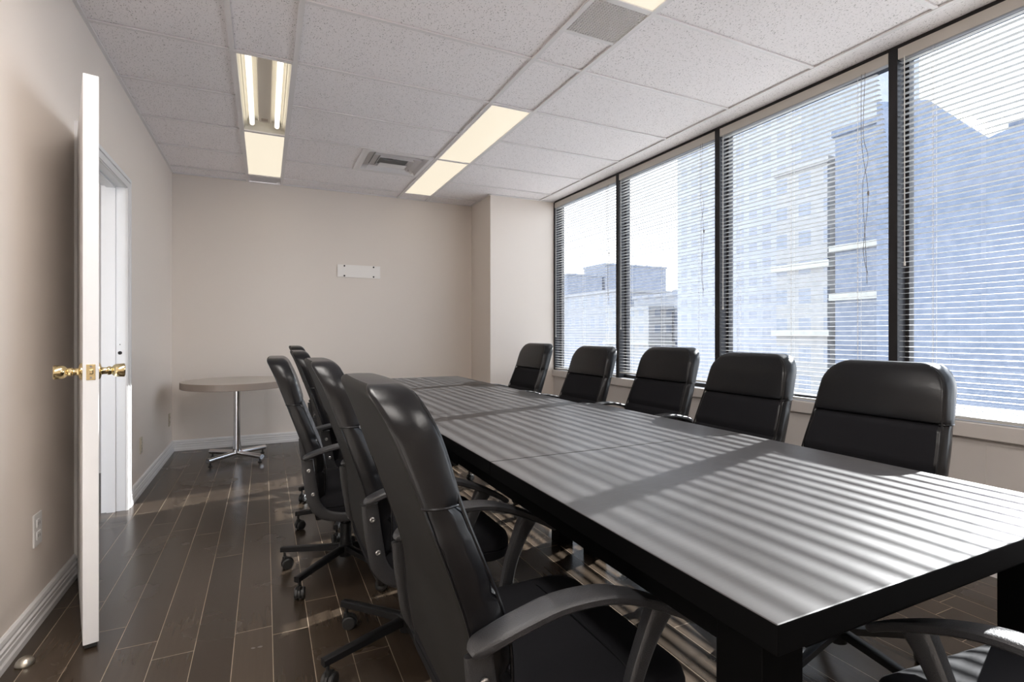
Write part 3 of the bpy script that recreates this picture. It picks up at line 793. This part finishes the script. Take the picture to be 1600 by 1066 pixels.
    for s_ in (-1, 1):
        lathe(bm, [(.004, -.008), (.021, -.008), (.025, -.005), (.025, .005), (.021, .008), (.012, .009), (.004, .006)], n=20,
              M4=R @ Matrix.Translation((-.012, s_*.0125, .025)) @ Matrix.Rotation(PI/2, 4, 'X'))
    tmp = bmesh.new()
    hood = []
    for s_ in (-1, 1):
        hood.append([R @ Vector((-.012+.029*math.cos(q), s_*.004, .025+.029*math.sin(q))) for q in [math.radians(d) for d in range(-20, 201, 20)]]+[R @ Vector((-.012, s_*.004, .02))])
    ring_loft(bm, hood)
    lathe(bm, [(.010, .045), (.010, .060), (.006, .062), (.006, .084)], cx=cx, n=12)
    bmesh.ops.recalc_face_normals(bm, faces=bm.faces)
    D['caster'] = (bm, [M['wheel']])
    out = {}
    for k, (b, ms) in D.items():
        bmesh.ops.recalc_face_normals(b, faces=b.faces)
        o = obj(k, b, ms, smooth=True, autosmooth=35); out[k] = o
    return out
def build_chair():
    D = chair_meshes()
    t = empty('office_chair')
    for k, o in D.items():
        if k == 'piping' or k.startswith('seam_'): o.parent = D['headrest']
        elif k == 'seat_seam': o.parent = D['seat']
        elif '_screws' in k: o.parent = D[k[:5]]; o.name = 'bolt'
        elif k == 'caster': o.parent = D['base_leg']
        else: o.parent = t
    for q in ('_l', '_r'): D['seam'+q].name = 'seam_trim'
    D['arm_l'].name = 'armrest'; D['arm_r'].name = 'armrest'
    for k in range(1, 5):
        c = dup(D['base_leg'], t); c.rotation_euler = (0, 0, 2*PI*k/5)
        for q in children(c): q.rotation_euler = (0, 0, 0)
    return t
CH = build_chair()
def place(first, x, y, yaw, base, lab, group, dz=0):
    t = CH if first else dup(CH)
    t.location = (x, y, 0); t.rotation_euler = (0, 0, math.radians(yaw))
    tag(t, lab, 'chair', group)
    for c in children(t):
        if not c.name.startswith(('base_leg', 'gas_column')): c.location.z += dz
        if group == GRt and c.name.startswith('armrest'): c.location.z += .02
    legs = [c for c in children(t) if c.name.startswith('base_leg')]
    for k, c in enumerate(legs): c.rotation_euler = (0, 0, math.radians(base-yaw)+2*PI*k/5)
    return t
GL, GRt = 'office chairs on the door side of the tables', 'office chairs on the window side of the tables'
CHAIRS = [
    (.482, 1.022, 0.5, 30, 'large black office chair in the foreground seen from behind, nearest on door side', GL, -.002),
    (.458, 1.825, 0, 199, 'black office chair directly behind the foreground chair, second on the door side', GL),
    (.345, 2.565, -2, 151.5, 'black office chair pulled out farthest toward the door, third on the door side', GL, -.02),
    (.466, 3.180, 0, 174, 'black office chair fourth on the door side, mostly hidden by nearer chairs', GL, -.012),
    (.485, 3.850, 0, 207, 'farthest black office chair on the door side, only a sliver of headrest showing', GL),
    (1.765, 1.130, 180, 190, 'largest black office chair by the windows, nearest at the right, seen from front', GRt, -.016),
    (1.79, 1.722, 180, 36, 'black office chair by the windows, second from the camera', GRt, -.006),
    (1.880, 2.370, 180, 0, 'black office chair by the windows, middle of the row, third from the camera', GRt, .006),
    (1.75, 2.955, 180, 10, 'black office chair by the windows, fourth from the camera', GRt, .0),
    (1.70, 3.700, 180, 33, 'smallest looking black office chair by the windows, nearest the column', GRt, .006),
    (1.262, .305, 84, 60, 'black office chair at the near end of the table, only armrest and seat showing', None),
]
for i, c in enumerate(CHAIRS): place(i == 0, *c)

# ------------------------------------------------------------------ outside
GZ = -14
struct('ground_outside', B(XR+2, 900, -500, 900, GZ-.5, GZ), mat('asphalt_haze', (.16, .17, .19, 1), .8), 'streets far below the windows', 'ground')
def tower(name, x0, x1, y0, y1, top, m, lab, cat='building', bands=None, roof=None):
    cx, cy = (x0+x1)/2, (y0+y1)/2; a, b = (x1-x0)/2, (y1-y0)/2
    t = empty(name, (cx, cy, GZ)); tag(t, lab, cat); h = top-GZ
    obj('facade', B(-a, a, -b, b, 0, h), m, t)
    if bands:
        for z in bands:
            obj('ledge', B(-a-.25, a+.25, -b-.25, b+.25, z-GZ-.25, z-GZ+.15), MB_, t)
    obj('roof_parapet', B(-a-.15, a+.15, -b-.15, b+.15, h, h+.4), m, t)
    if roof:
        obj('plant_room', B(-a*.5, a*.5, -b*.5, b*.5, h, h+roof), m, t)
    return t
MB_ = mat('pale_ledge', (.26, .25, .22, 1), .7)
F1 = facade('facade_blue_grey', (.11, .12, .15, 1), (.07, .085, .12, 1), 3.2, 3.4)
F2 = facade('facade_pale', (.17, .17, .18, 1), (.09, .105, .14, 1), 2.2, 3.2, .5, .5)
F3 = facade('facade_glass_blue', (.075, .09, .125, 1), (.05, .07, .11, 1), 1.6, 3.6, .9, .8)
F5 = facade('facade_pale_blue', (.20, .205, .225, 1), (.135, .145, .175, 1), 1.25, 1.35, .6, .5)
F4 = facade('facade_beige', (.19, .185, .18, 1), (.115, .13, .16, 1), 1.7, 1.9, .5, .5)
tower('office_tower', 60, 69, 97.8, 103, 13.9, F1, 'slim distant tower at the left side of the farthest window')
tower('office_tower', 70, 88, 98.1, 106.8, 16.8, F1, 'distant square tower rising in the middle of the farthest window')
tower('office_block', 45, 60, 59.6, 92, 7.0, F2, 'wide low building along the bottom of the farthest window')
tower('office_block', 40, 43.5, 47.5, 56.0, 3.9, F4, 'low pale building at the lower left of the second window', bands=[0, -4])
tower('office_block', 44, 60, 44.0, 55.2, 5.6, F2, 'stepped mid-height building left of the tall tower in the second window', roof=1.2)
tower('office_tower', 35, 50, 25.0, 37.5, 34, F5, 'tall tower standing across the second and third windows')
tower('office_block', 32, 33.5, 16.5, 20.6, 13.3, F3, 'blue glass building with pale ledges at the right of the third window', bands=[6.4, 3.4])
tower('office_block', 32, 34, 21.1, 24.7, 11.9, F4, 'pale building joining the tall tower and the blue glass building', bands=[5.6, 1.2])
def sloped():
    t = empty('glass_building', (25, 12, GZ)); tag(t, 'blue glass building with sloping roofline in the nearest window', 'building')
    bm = bmesh.new(); pr = [(14.2, 11.6), (13.0, 11.15), (12.18, 10.9), (10.16, 8.62), (9.9, 8.7), (3.5, 9.2), (3.5, GZ), (14.2, GZ)]
    ring_loft(bm, [[(x, y-12, z-GZ) for y, z in pr] for x in (0, 4.0)]); bmesh.ops.recalc_face_normals(bm, faces=bm.faces)
    obj('facade', bm, F3, t)
sloped()
tower('office_block', 30, 42, 2.0, 11.3, 10.1, F3, 'flat-roofed blue building behind the sloping roof at right edge')
